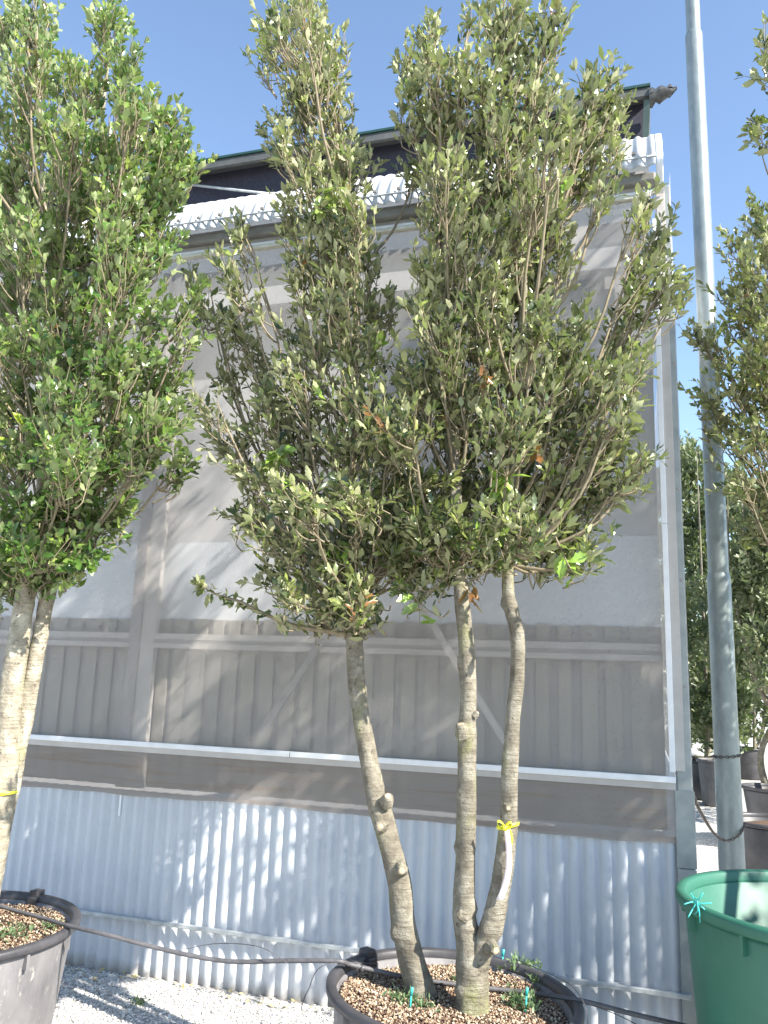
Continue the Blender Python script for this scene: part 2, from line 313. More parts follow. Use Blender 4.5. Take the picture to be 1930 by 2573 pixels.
def crown(tree, clumps, stems, leafmat, leaf=.058, seed=1, up=1.0, teeth=True, dens=1.0, limb_r=.008, twigs=True, ratio=.44, limbs=True, gap=.0135):
    """clumps: (centre, rx, rz, number of twigs, upness); stems: list of polylines the limbs leave from."""
    r = np.random.default_rng(seed)
    LP, LD, LN, LL, LW, LT = [], [], [], [], [], []
    mb = MB(); stem_pts = np.concatenate(stems); axis = stem_pts[:, :2].mean(0)
    for (c, rx, rz, nt_, upn) in clumps:
        c = np.asarray(c, float)
        below = stem_pts[stem_pts[:, 2] < c[2] - .3 * rz]
        cand = np.concatenate([below, np.array([q[0] for q in stems])])
        hd = np.linalg.norm(cand[:, :2] - c[:2], axis=1); sc = hd + .8 * np.abs(cand[:, 2] - (c[2] - rz * .5 - .12 - hd * 1.3))
        s0 = cand[sc.argmin()]
        if limbs:
            mid = s0 * .55 + c * .45 + r.normal(0, .012, 3) + np.array([*(c[:2] - s0[:2]) * .12, -.02])
            tipp = c + np.array([0, 0, rz * .9]) + r.normal(0, .02, 3)
            lim = spline([s0, mid, c * .85 + s0 * .15 + np.array([0, 0, rz * .1]), tipp], 12)
            ml = MB(); ml.tube(lim, np.linspace(limb_r, limb_r * .3, 12), 6); ml.build('limb', TWIG, tree, True)
        else: lim = spline([s0, (s0 + c) / 2, c], 6)
        nt2 = max(2, int(nt_ * dens))
        for _ in range(nt2):
            q = r.normal(0, 1, 3); q /= np.linalg.norm(q); q *= r.uniform(.15, 1) ** .5 * (1.32 if r.random() < .16 else 1.0)
            base = c + q * np.array([rx, rx * .85, rz]) * .92
            outw = np.array([*(base[:2] - axis), 0]); outw = outw / (np.linalg.norm(outw) + .15)
            d = np.array([0, 0, 1.0]) * upn * up + outw * .5 + q * np.array([.35, .35, .15]) + r.normal(0, .28, 3)
            d /= np.linalg.norm(d); ln = r.uniform(.08, .16) * (1 + .5 * (r.random() < .12)); base = base - d * ln * .55
            bend = r.normal(0, .12, 3) + np.array([0, 0, .25]) * (1 if upn > .2 else -.3)
            tp = np.array([base + d * ln * t + bend * ln * t * t for t in (0, .35, .7, 1.)])
            if twigs:
                j = np.linalg.norm(lim - base, axis=1); k0 = lim[max(j.argmin() - 1, 0)]
                gv = base - k0; gl = np.linalg.norm(gv)
                if gl > .09: k0 = base - (gv / gl * .5 + d * .5) * .09
                con = spline([k0, (k0 + base) / 2 - np.array([0, 0, .006]), base], 4)
                mb.tube(np.concatenate([con, tp[1:]]), np.linspace(.0038, .0012, 7), 3 if not teeth else 4, False)
            nl = max(5, int(ln / gap)); ts = np.concatenate([r.uniform(.0, .95, nl - 3), [.97, .99, 1.]]); ph = r.uniform(0, 6.28) + np.arange(nl) * 2.4
            T = norm(tp[3] - tp[0]); e1 = norm(np.cross(T, [0.3, .2, 1])); e2 = np.cross(T, e1)
            pos = np.array([np.array([np.interp(t, (0, .35, .7, 1.), tp[:, i]) for i in range(3)]) for t in ts])
            out = np.cos(ph)[:, None] * e1 + np.sin(ph)[:, None] * e2
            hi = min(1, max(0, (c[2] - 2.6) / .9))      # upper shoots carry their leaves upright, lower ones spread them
            opn = (r.uniform(.5, 1.6, nl) * (1 - hi) + r.uniform(.3, 1.25, nl) * hi)[:, None]; opn[-3:] *= .6
            D = norm(T * 1.0 + out * opn + r.normal(0, .22, (nl, 3)))
            N = norm(T * (1.0 - .6 * hi) - out * (.35 + .6 * hi) + np.array([0, 0, .5 * (1 - hi)]) + r.normal(0, .5, (nl, 3)))
            L = leaf * r.uniform(.62, 1.22, nl); L[-3:] *= .8
            base_t = min(.93, r.beta(1.3, 1.3) * .88 + .02 + .22 * hi); tt = np.clip(base_t + r.normal(0, .17, nl), .024, .95)  # tint rises with height: sunlight on the crown tops put into leaf colour
            if r.random() < .016: tt = r.uniform(.97, 1, nl); L *= 1.25
            elif r.random() < .006: tt = r.uniform(0, .012, nl)
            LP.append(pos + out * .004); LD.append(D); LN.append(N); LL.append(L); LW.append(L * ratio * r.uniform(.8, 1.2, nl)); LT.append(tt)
    LP, LD, LN, LL, LW, LT = map(np.concatenate, (LP, LD, LN, LL, LW, LT))
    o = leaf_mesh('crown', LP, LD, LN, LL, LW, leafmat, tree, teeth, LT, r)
    if twigs and mb.n: mb.build('twigs', TWIG, o, True)
    return o

def stem(tree, pts, radii, n=60, name='trunk', sides=22, seed=0, knots=10, kscale=1.0, m=None):
    r = np.random.default_rng(seed); P = spline(pts, n); R = np.interp(np.linspace(0, 1, n), np.linspace(0, 1, len(radii)), radii)
    P = P + np.cumsum(r.normal(0, .0006, (n, 3)), 0)
    L = np.concatenate([[0], np.cumsum(np.linalg.norm(np.diff(P, axis=0), axis=1))])
    K = [(r.uniform(.02, L[-1]), r.uniform(0, 6.28), r.uniform(.12, .42) * kscale, r.uniform(.012, .03), r.uniform(.3, .6)) for _ in range(knots)]
    ph = r.uniform(0, 6.28, 6)
    def bf(i, th, p):
        s = L[i]; b = 1 + .05 * np.sin(th * 2 + ph[0] + s * 3) + .035 * np.sin(th * 3 + ph[1] - s * 7) + .03 * math.sin(s * 23 + ph[2]) + .02 * np.sin(th * 5 + s * 31 + ph[3])
        for (ks, ka, kh, kw, kt) in K:
            da = (th - ka + math.pi) % (2 * math.pi) - math.pi
            q = ((s - ks) / kw) ** 2 + (da / kt) ** 2
            b = b + kh * np.exp(-q) - .45 * kh * np.exp(-q * 9)
        return b
    mb = MB(); mb.tube(P, R, sides, True, bf); return mb.build(name, m or BARK, tree, True), P

# ------------------------------------------------------------------ ground
mb = MB(); g = 600.
mb.add([(-g, -g, 0), (g, -g, 0), (g, g, 0), (-g, g, 0)], [(0, 1, 2, 3)])
meta(mb.build('ground', GRAVEL), kind='structure')

def scatter_grains(name, P, size, m, label, cat, r, flat=.7):
    base = np.array([(1, 0, 0), (-1, 0, 0), (0, 1, 0), (0, -1, 0), (0, 0, 1), (0, 0, -1)], float)
    faces = [(0, 2, 4), (2, 1, 4), (1, 3, 4), (3, 0, 4), (2, 0, 5), (1, 2, 5), (3, 1, 5), (0, 3, 5)]
    n = len(P); a = r.uniform(0, 6.28, n); ca, sa = np.cos(a), np.sin(a)
    sc = size * r.uniform(.45, 1.3, (n, 1)) * np.stack([r.uniform(.7, 1.3, n), r.uniform(.6, 1.1, n), r.uniform(.5, .9, n) * flat], 1)
    V = base[None] * sc[:, None] * r.uniform(.75, 1.25, (n, 6, 1))
    X = V[..., 0] * ca[:, None] - V[..., 1] * sa[:, None]; Y = V[..., 0] * sa[:, None] + V[..., 1] * ca[:, None]
    Z = V[..., 2] + X * r.normal(0, .3, (n, 1))
    A = np.stack([X, Y, Z], -1) + P[:, None]
    loops = (np.array(faces).ravel()[None] + (np.arange(n) * 6)[:, None]).ravel()
    me = bpy.data.meshes.new(name); me.vertices.add(n * 6); me.vertices.foreach_set('co', A.astype(np.float32).ravel())
    me.loops.add(len(loops)); me.loops.foreach_set('vertex_index', loops.astype(np.int32))
    me.polygons.add(n * 8); me.polygons.foreach_set('loop_start', (np.arange(n * 8) * 3).astype(np.int32)); me.polygons.foreach_set('loop_total', np.full(n * 8, 3, np.int32))
    me.update(calc_edges=True); q = me.attributes.new('tint', 'FLOAT', 'POINT'); q.data.foreach_set('value', np.repeat(r.beta(1.6, 1.6, n), 6).astype(np.float32))
    me.materials.append(m); o = bpy.data.objects.new(name, me); COL.objects.link(o); return meta(o, label, cat, kind='stuff')
r = np.random.default_rng(3); n = 26000
u = r.uniform(-1.6, 2.3, n); v = r.uniform(.03, 1.9, n) ; pts = np.array([W(a, b, 0) for a, b in zip(u, v)]); pts[:, 2] = r.uniform(0, .004, n)
scatter_grains('gravel', pts, .0095, STONE, 'loose white gravel spread on the ground below the corrugated wall', 'gravel', r)

# ------------------------------------------------------------------ greenhouse
gh = root('greenhouse', W(0, 0, 0), 'long plastic-film greenhouse with white corrugated skirt and dark roof vent', 'greenhouse')
UL, UR = -7.0, 2.40
per = .0718
def wave(t):
    c = math.cos(t); return math.tanh(1.15 * (c + .18)) 
def corr_grid(u0, u1, z0, z1, amp, period, v0=0, seg=12, ph=0, rows=4):
    us = np.linspace(u0, u1, int((u1 - u0) / period * seg) + 1)
    return [[W(a, v0 + amp * wave(2 * math.pi * a / period + ph), z) for a in us] for z in np.linspace(z0, z1, rows)]
mb = MB(); mb.grid(corr_grid(UL, UR - .005, -.02, .93, .0125, per)); mb.build('corrugated_skirt', CORR, gh, True)
mb = MB(); mb.wbox(UL, 2.43, .028, .048, .272, .293); mb.build('base_rail', GALV, gh, bevel=.003)
for k in range(12):
    mb = MB(); mb.wbox(2.1 - k * .8, 2.13 - k * .8, .008, .032, .272, .292); mb.build('rail_bracket', GALV, gh)
# hanging flap of film below the white profile
us = np.linspace(UL, 2.392, 260); zs = np.linspace(.905, 1.165, 7)
def sag(a): return .006 * math.sin(a * 2.1 + 1) + .004 * math.sin(a * 5.3) + .0022 * math.sin(a * 17)
mb = MB(); mb.grid([[W(a, .020 + .006 * math.sin(a * 3 + z * 9) + .002 * math.sin(a * 11), z + sag(a) * (1.165 - z) / .26) for a in us] for z in zs]); mb.build('film_flap', FLAP, gh, True)
mb = MB(); mb.wbox(UL, -.002 + .49, .034, .050, 1.168, 1.196); mb.wbox(.492, 2.398, .034, .050, 1.168, 1.196); mb.build('film_rail', ALU, gh, bevel=.003)
mb = MB(); mb.wbox(UL, 2.392, .0, .036, 1.138, 1.1675); mb.build('film_rail_backing', STEELL, gh)
mb = MB()
for a, b in ((1.215, 2.372), (2.374, 4.0)): mb.wbox(2.372, 2.398, .022, .042, a, b)
mb.build('film_rail', ALU, gh, bevel=.003)
# film wall, faintly billowed
us = np.linspace(UL, 2.372, 160); zs = np.linspace(1.19, 4.14, 40)
mb = MB(); mb.grid([[W(a, .004 + .006 * math.sin(a * 1.7 + z) + .004 * math.sin(z * 3.1 + a * .7), z) for a in us] for z in zs]); mb.build('film_wall', FILM, gh, True)
mb = MB(); mb.wbox(UL, 2.372, -.004, .034, 4.135, 4.155); mb.build('film_rail', CREAM, gh, bevel=.003)
mb = MB(); mb.wbox(UL, 2.39, -.004, .030, 4.158, 4.175); mb.build('film_rail', ALU, gh, bevel=.003)
# gutter beam and corrugated roof edge
mb = MB(); mb.wbox(UL, 2.34, -.03, .018, 4.178, 4.30); mb.build('eave_beam', simple('eave_grey', (.34, .32, .31), (.46, .44, .43), 5, .6), gh)
mb = MB(); mb.wbox(UL, 2.40, -.02, .066, 4.205, 4.262); mb.build('gutter', GUTTER, gh, bevel=.012)
prof = [(.112, 4.262), (.108, 4.31), (.09, 4.37), (.055, 4.435), (.0, 4.50), (-.075, 4.565), (-.16, 4.62), (-.25, 4.66)]
def profpt(t, off=0):
    P = spline([(a, 0, b) for a, b in prof], 24); return P
PP = spline([(a, 0, b) for a, b in prof], 18); TT = norm(np.gradient(PP, axis=0)); NN = np.stack([TT[:, 2], 0 * TT[:, 0], -TT[:, 0]], 1)
us = np.linspace(UL, 2.415, int(9.4 / per * 10))
mb = MB(); mb.grid([[W(a, p[0] + nn[0] * .010 * math.sin(2 * math.pi * a / per), p[2] + nn[2] * .010 * math.sin(2 * math.pi * a / per)) for a in us] for p, nn in zip(PP, NN)])
mb.build('roof_edge_sheet', ROOFP, gh, True, solid=.002)
mb = MB(); mb.tube([W(a, .118, 4.315) for a in np.linspace(UL, 2.40, 30)], .006, 6); mb.build('clamp_bar', GALV, gh, True)
for k in range(54):
    a = 2.36 - k * .0718
    if k % 2: mb = MB(); mb.wbox(a - .010, a + .010, .100, .112, 4.345, 4.358); mb.build('clip', GUTTER, gh)
mb = MB(); mb.tube([W(a, -.255, 4.675) for a in np.linspace(UL, 2.40, 30)], .013, 8); mb.build('vent_hinge_tube', STEELD, gh, True)
mb = MB(); mb.grid([[W(a, p[0] + .004, p[2] + .004) for a in (2.400, 2.41, 2.42, 2.430, 2.436)] for p in [(.03, 0, 4.14), (.07, 0, 4.20)] + list(PP)]); mb.build('end_cap', ALU, gh, True, solid=.006)
# raised roof vent
mb = MB(); mb.wbox(UL, 2.37, -.34, -.325, 4.66, 5.02); mb.build('vent_net', DARKNET, gh)
mb = MB(); mb.wbox(UL, 2.392, -.325, -.225, 4.965, 4.985)
mb.add([W(a, b, c) for a in (UL, 2.392) for b, c in ((-.205, 4.925), (-.215, 4.985), (-.235, 4.985), (-.225, 4.92))], [(0, 4, 5, 1), (1, 5, 6, 2), (2, 6, 7, 3), (3, 7, 4, 0), (0, 1, 2, 3), (7, 6, 5, 4)])
mb.build('vent_fascia', FASCIA, gh)
mb = MB(); mb.wbox(UL, 2.396, -.238, -.204, 4.987, 5.003); mb.build('vent_trim', GREENTRIM, gh)
mb = MB()
for a in (2.36,): mb.bar(W(a, -.27, 4.66), W(a + .015, -.22, 4.90), .035, .03)
mb.build('vent_end_post', simple('vent_end', (.03, .06, .05), (.07, .10, .09), 8, .5), gh)
# crumpled end of the vent film, beyond the fascia
mb = MB(); rr = np.random.default_rng(5); G = []
for i, t in enumerate(np.linspace(0, 1, 9)):
    w = .058 * (1 - .8 * t ** 2.2) + .006 * math.sin(i * 2.3)
    G.append([W(2.385 + .155 * t, -.235 + w * math.cos(q) * .8 + rr.normal(0, .004), 4.925 + .035 * t + w * math.sin(q) * .85 + rr.normal(0, .005)) for q in np.linspace(0, 2 * math.pi, 11)])
mb.grid(G); mb.build('vent_film_end', simple('dark_film', (.03, .035, .035), (.10, .10, .10), 30, .35), gh, True)
mb = MB(); mb.tube([W(.0, -.25, 4.69), W(-.62, -.29, 4.88)], .009, 8); mb.build('vent_stay', GALV, gh, True)
mb = MB(); mb.tube([W(-.60, .13, 4.30), W(-.60, -.10, 4.62), W(-.60, -.21, 4.80)], .008, 8); mb.build('vent_strut', GALV, gh, True)
mb = MB(); mb.tube([W(2.05 + 0, -.25, 4.69), W(1.45, -.29, 4.88)], .009, 8); mb.build('vent_stay', GALV, gh, True)
# roof behind the vent
mb = MB(); mb.add([W(a, b, c) for a, b, c in ((UL, -.35, 5.02), (2.40, -.35, 5.02), (2.40, -3.2, 5.1), (UL, -3.2, 5.1))], [(0, 1, 2, 3)]); mb.build('roof_film', LINERW, gh, solid=.01)
# corner post, end wall
mb = MB(); mb.wbox(2.402, 2.470, -.06, .018, -.05, 4.20); mb.build('corner_post', POST, gh, bevel=.006)
mb = MB(); mb.wbox(2.398, 2.440, .0195, .026, 1.22, 4.16); mb.build('corner_flashing', STEELL, gh, bevel=.002)
mb = MB(); mb.wbox(2.393, 2.474, .0195, .030, -.05, .80); mb.wbox(2.391, 2.476, .0195, .027, .803, 1.135); mb.build('corner_cover', POST, gh, bevel=.003)
mb = MB(); mb.grid([[W(2.474, -.02 - b, z) for b in np.linspace(0, 6, 20)] for z in np.linspace(1.0, 4.3, 10)]); mb.build('end_film', FILM, gh)
mb = MB(); mb.add([W(2.431, a, b) for a, b in ((.0, 4.1), (.0, 4.2), (.03, 4.30), (-.02, 4.42), (-.25, 4.66), (-3.2, 4.9), (-6, 4.3), (-6, 4.2))], [tuple(range(7))]); mb.build('gable', ALU, gh, solid=.006)
mb = MB(); mb.grid([[W(2.466 + .0085 * math.sin(b / per * 6.283), -.06 - b, z) for b in np.linspace(0, 6, 700)] for z in (-.02, 1.0)]); mb.build('corrugated_skirt', CORR, gh, True)
for z in (3.2, 2.55, 2.1, 1.6): mb = MB(); mb.lathe([(0, .004), (.006, .003), (.007, 0)], W(2.455, .020, z), 8, Matrix.Rotation(RAD(90), 4, 'X')); mb.build('screw', STEELD, gh)
# what shows dimly through the film
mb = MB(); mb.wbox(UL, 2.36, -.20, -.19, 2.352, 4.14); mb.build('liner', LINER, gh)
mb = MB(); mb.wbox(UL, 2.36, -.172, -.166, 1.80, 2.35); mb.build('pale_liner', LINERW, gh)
us = np.linspace(UL, 2.36, 700)
def trap(a):
    t = (a / .135) % 1.0
    return .0 if t < .55 else (.018 * min(1, (t - .55) / .08) if t < .9 else .018 * (1 - (t - .9) / .1))
rr = np.random.default_rng(17)
mb = MB(); mb.wbox(UL, 2.36, -.165, -.155, .93, 1.886); mb.build('inner_backing', STEELD, gh)
a = 2.30
while a > -4:
    w = .085 * rr.uniform(.75, 1.12); mb = MB(); mb.wbox(a - w, a, -.150, -.138, .93, 1.888 + rr.uniform(-.004, .004)); mb.build('inner_cladding', INNER, gh)
    a -= w + .045 * rr.uniform(.6, 1.3)
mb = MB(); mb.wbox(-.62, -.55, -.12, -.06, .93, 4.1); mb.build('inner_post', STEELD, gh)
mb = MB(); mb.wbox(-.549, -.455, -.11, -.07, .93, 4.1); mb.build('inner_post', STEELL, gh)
mb = MB(); mb.wbox(UL, 2.36, -.100, -.062, 1.715, 1.745); mb.wbox(UL, 2.36, -.100, -.068, 1.765, 1.80); mb.build('inner_beam', STEELL, gh)
mb = MB(); mb.wbox(UL, 2.36, -.096, -.072, 1.746, 1.764); mb.build('inner_beam_gap', STEELD, gh)
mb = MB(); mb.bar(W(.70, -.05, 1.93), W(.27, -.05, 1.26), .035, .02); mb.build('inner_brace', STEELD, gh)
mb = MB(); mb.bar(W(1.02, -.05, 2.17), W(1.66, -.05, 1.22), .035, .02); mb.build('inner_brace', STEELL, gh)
mb = MB(); mb.wbox(UL, 2.36, -.12, -.02, 3.78, 3.90); mb.build('inner_beam', LINER, gh)
# tape strip stuck on the corrugation
mb = MB(); mb.wbox(-.535, -.522, .010, .0125, .79, .93); meta(mb.build('tape_strip', TAPEM), 'thin white strip with black dots hanging on the corrugated wall', 'strip')

# ------------------------------------------------------------------ pots
def pot(name, c, r_, h, label, group=None, m=DUSTY, tilt=(0, 0), wall=.014, soil=.06, lip=.028, lugs=True, inner=None, taper=.80):
    t = root(name, (c[0], c[1], 0), label, 'plant pot', group)
    M = Matrix.Rotation(RAD(tilt[0]), 4, 'X') @ Matrix.Rotation(RAD(tilt[1]), 4, 'Y')
    c3 = np.array([c[0], c[1], 0.0])
    rb = r_ * taper
    mb = MB(); mb.lathe([(0, .012), (rb, .004), (rb + .01, .02), (r_ - .030, h - lip * 1.8), (r_ - .03, h - lip * .9), (r_ - .030 - wall, h - lip * 1.2), (rb - wall, .03), (0, .03)], c3, 96, M)
    mb.build('pot_body', m, t, True)
    rp = [(r_ - .032, h - lip), (r_ - .004, h - lip * 1.05), (r_, h - lip * .8), (r_, h - lip * .2), (r_ - .006, h), (r_ - .030, h), (r_ - .036, h - .006), (r_ - .038, h - lip)]
    mb = MB(); mb.lathe(rp, c3, 96, M); mb.build('rim', inner or m, t, True)
    if soil is not None:
        rr = np.random.default_rng(11); mb = MB(); hs = h - soil; ra = (r_ - .034) - (r_ - rb) * soil / h
        G = [[(np.array(M.to_3x3()) @ np.array([q * ra * math.cos(a), q * ra * math.sin(a), hs + .010 * math.sin(a * 3 + q * 5) * q + .012 * (1 - q)])) + c3 for a in np.linspace(0, 2 * math.pi, 61)] for q in np.linspace(0.001, 1, 14)]
        mb.grid(G); mb.build('soil', SOIL, t, True)
    if lugs:
        for a in np.arange(0, 2 * math.pi, math.pi / 6):
            mb = MB(); d = np.array([math.cos(a), math.sin(a), 0]); s_ = np.array([-math.sin(a), math.cos(a), 0])
            p = np.array(M.to_3x3()) @ (d * (r_ - .022) + np.array([0, 0, h - lip - .03])) + c3
            mb.box(p, d * .010, s_ * .006, np.array([0, 0, .032])); mb.build('rib', m, t)
    return t, M, c3
def surf(M, c3, x, y, z): return np.array(M.to_3x3()) @ np.array([x, y, z]) + c3
def grains(M, c3, ra, hs, n, name, label, r):
    a = r.uniform(0, 6.283, n); q = np.sqrt(r.uniform(0, 1, n)) * ra
    P = np.stack([q * np.cos(a), q * np.sin(a), hs + .012 + r.uniform(-.004, .006, n) + .010 * np.sin(a * 3 + q / ra * 5) * q / ra], 1) @ np.array(M.to_3x3()).T + c3
    return scatter_grains(name, P, .0058, GRIT, label, 'mulch', r, .9)
MAIN_C = (.285, 3.19); MAIN_R, MAIN_H = .455, .515
pm, MM, MC = pot('planting_tub', MAIN_C, MAIN_R, MAIN_H, 'wide round black tub holding the three-stemmed oak, nearest the camera', None, DUSTY, (0, 2.6), inner=BLACKP)
grains(MM, MC, .40, MAIN_H - .06, 16000, 'bark_mulch', 'coarse tan and brown mulch filling the three-stemmed oak tub', np.random.default_rng(21))
LEFT_C = (-1.70, 3.60)
pl, ML, LC = pot('planting_tub', LEFT_C, .50, .56, 'black tub of the bright green oak, cut off by the picture edge', None, DUSTY, (0, 0), inner=BLACKP)
grains(ML, LC, .445, .50, 10000, 'bark_mulch', 'tan mulch with green moss in the tub of the bright green oak', np.random.default_rng(22))
GC = (1.535, 2.885)
pg, MG, GC3 = pot('green_tub', GC, .50, .915, 'large empty green plastic tub beside the greenhouse corner', None, GPOT, (0, 0), soil=None, lip=.035, inner=GPOT)
# black clamp on the main tub rim, hose passes through it
def rim_clamp(parent, M, c3, r_, h, ang):
    d = np.array([math.cos(ang), math.sin(ang), 0]); s_ = np.array([-math.sin(ang), math.cos(ang), 0]); R3 = np.array(M.to_3x3())
    p = R3 @ (d * (r_ - .018) + np.array([0, 0, h - .012])) + c3
    mb = MB(); mb.box(p, R3 @ d * .026, R3 @ s_ * .024, R3 @ np.array([0, 0, .030])); mb.box(p + R3 @ (-d * .03 + np.array([0, 0, -.035])), R3 @ d * .006, R3 @ s_ * .026, R3 @ np.array([0, 0, .04]))
    mb.build('handle', BLACKP, parent, bevel=.007)
def angle_to(c, p): return math.atan2(p[1] - c[1], p[0] - c[0])
rim_clamp(pm, MM, MC, MAIN_R, MAIN_H, angle_to(MAIN_C, atz(802, 2075, MAIN_H)))
rim_clamp(pl, ML, LC, .50, .56, angle_to(LEFT_C, atz(88, 1928, .56)))

# ------------------------------------------------------------------ hoses, tubes, stakes
hp = [atz(-130, 1915, .60), atz(0, 1957, .575), atz(86, 1981, .565), atz(146, 1999, .572), at(235, 2020, 1.17), at(314, 2041, 1.14), at(412, 2064, 1.12), at(505, 2077, 1.10), at(622, 2075, 1.08), at(727, 2076, 1.06), atz(763, 2085, .54), atz(878, 2111, .50), atz(953, 2122, .485), atz(1041, 2133, .475), atz(1129, 2143, .47), atz(1248, 2160, .495), atz(1375, 2192, .46), atz(1560, 2235, .42), atz(1750, 2290, .40)]
mb = MB(); mb.tube(spline(hp, 140), .0085, 10); meta(mb.build('irrigation_hose', HOSE, None, True), 'thick black irrigation hose running from tub to tub along the wall', 'hose')
mb = MB(); a, b = atz(755, 2082, .535), atz(778, 2090, .53); mb.tube([a, b], .017, 10); mb.tube([b, b + (b - a) * .4], .013, 10)
meta(mb.build('hose_coupling', BLACKP, None, True), 'black coupling on the hose over the tub rim', 'coupling')
def drip(pts, label, rad=.0016):
    mb = MB(); mb.tube(spline(pts, 40), rad, 6); meta(mb.build('drip_tube', HOSE, None, True), label, 'tube')
drip([atz(812, 2081, .53), at(700, 2085, 1.1), at(665, 2140, 1.05), at(652, 2175, 1.0), atz(656, 2196, 0.1)], 'thin tube curving down outside the left side of the oak tub')
drip([atz(878, 2124, .46), atz(897, 2160, .46), atz(960, 2165, .455), atz(1015, 2150, .46), atz(1040, 2110, .47)], 'thin tube looped around the base of the oak stems')
drip([atz(1108, 2070, .50), atz(1180, 2100, .55), atz(1235, 2130, .58), atz(1266, 2180, .56), atz(1270, 2240, .45)], 'thin wire arching over the right rim of the oak tub')
drip([atz(1255, 2163, .5), atz(1340, 2195, .44), atz(1420, 2240, .35), atz(1500, 2300, .2)], 'thin tube leaving the oak tub to the right, under the hose')
drip([at(620, 2080, 1.1), at(560, 2045, 1.1), at(470, 2038, .9), at(400, 2050, .9)], 'thin tube rising from the hose between the two tubs')
for (X, Y, z0, lab) in ((1083, 2070, .455, 'thin turquoise drip stake behind the forked stem'), (1134, 2160, .455, 'thin turquoise drip stake right of the forked stem'), (884, 2160, .455, 'thin turquoise drip stake below the left stem')):
    p = atz(X, Y + 30, z0); mb = MB(); mb.tube([p - [0, 0, .02], p + np.array([.006, 0, .075])], .0035, 6); mb.tube([p + np.array([.005, 0, .06]), p + np.array([.008, 0, .085])], .0055, 6)
    meta(mb.build('drip_stake', TURQ, None, True), lab, 'stake', 'turquoise drip stakes in the oak tub')

# ------------------------------------------------------------------ weeds
def weed(p, n, size, label, seed):
    r = np.random.default_rng(seed); P = p + r.normal(0, size * .45, (n, 3)) * np.array([1, 1, .3]) + np.array([0, 0, size * .25]); D = r.normal(0, 1, (n, 3)) + np.array([0, 0, .8])
    t = root('weed', p, label, 'weed'); leaf_mesh('leaves', P, D, r.normal(0, .5, (n, 3)) + np.array([0, 0, 1]), r.uniform(.2, .5, n) * size, r.uniform(.08, .2, n) * size, WEED, t, False, None, r)
    mb = MB()
    for _ in range(8): q = r.normal(0, .5, 3) * size * np.array([1, 1, .2]); mb.tube([p, p + q * .6 + np.array([0, 0, size * .4]), p + q + np.array([0, 0, size * .7])], .0012, 4)
    mb.build('stems', WEED, t)
for i, (X, Y, nn, sz, lab) in enumerate(((1125, 2100, 150, .075, 'feathery green weed by the back right rim of the oak tub'), (990, 2125, 60, .04, 'low weed between the oak stems'), (1125, 2175, 130, .07, 'green weed right of the forked stem base'), (960, 2075, 50, .05, 'small weed at the back of the oak tub'), (865, 2170, 110, .06, 'low green weed in front of the left stem'), (915, 2185, 80, .06, 'weed tuft at the foot of the left stem'), (1160, 2125, 70, .05, 'small upright weed under the right rim of the oak tub'), (850, 2078, 50, .04, 'tiny weed next to the black handle'))):
    weed(atz(X, Y, .46), nn, sz, lab, 40 + i)
for i, (X, Y, nn, sz, lab) in enumerate(((30, 2025, 60, .07, 'mossy weed in the bright green oak tub'), (-20, 2035, 60, .07, 'mossy weed partly outside the picture in the bright green oak tub'), (110, 2005, 60, .05, 'small weed near the rim of the bright green oak tub'))):
    weed(atz(X, Y, .51), nn, sz, lab, 60 + i)
weed(atz(300, 2170, 0), 60, .05, 'tiny weed growing in the white gravel', 70)
# dry leaves lying along the foot of the wall
r = np.random.default_rng(9); n = 60; P = np.array([W(a, b, .012) for a, b in zip(r.uniform(-.9, 1.0, n), .03 + np.abs(r.normal(0, .05, n)))])
lt = root('dry_leaf_litter', W(0, .08, 0), 'dry brown leaves and straw caught along the foot of the corrugated wall', 'leaf litter'); lt['kind'] = 'stuff'
leaf_mesh('dry_leaf_litter', P, r.normal(0, 1, (n, 3)) * [1, 1, .2], r.normal(0, .4, (n, 3)) + [0, 0, 1], r.uniform(.02, .05, n), r.uniform(.01, .02, n), STRAW, lt, False, None, r)['kind'] = 'stuff'

def zcut(P, z): return P[P[:, 2] > z]
# ------------------------------------------------------------------ main oak
def cl(X, Y, RX, RY, nt_, v=1.02, upn=1.0):
    p = at(X, Y, v); return (p, px2m(RX, p), px2m(RY, p), nt_, upn)
oak = root('holm_oak', at(990, 2175, 1.02) * [1, 1, 0] + [0, 0, .40], 'tall holm oak with three bare grey stems in the central black tub', 'tree')
def tr(pts, v): return [at(X, Y, vv if vv is not None else v) for X, Y, vv in [(p + (None,))[:3] for p in pts]]
def rad(ws, pts): return [px2m(w / 2, p) for w, p in zip(ws, pts)]
p1 = tr([(935, 2215), (915, 2150), (892, 2080), (872, 1990), (862, 1900), (832, 1790), (808, 1700), (790, 1600), (772, 1490), (764, 1380), (760, 1250), (748, 1080), (752, 900), (768, 700), (765, 450), (720, 200), (690, 40)], .98)
s1, P1 = stem(oak, p1, rad([74, 64, 58, 56, 52, 50, 44, 38, 35, 36, 28, 24, 20, 16, 12, 8, 5], p1), 130, seed=1, knots=34, kscale=1.25)
p2 = tr([(1020, 2215), (1021, 2150), (1020, 2090), (1016, 2040), (1006, 1970), (1008, 1850), (1011, 1700), (1010, 1600), (1012, 1500), (1010, 1420), (1001, 1300), (990, 1150), (980, 950), (975, 700), (950, 400), (930, 180)], 1.04)
s2, P2 = stem(oak, p2, rad([78, 66, 66, 54, 46, 42, 41, 41, 37, 38, 33, 28, 24, 18, 12, 6], p2), 130, seed=2, knots=30, kscale=1.2)
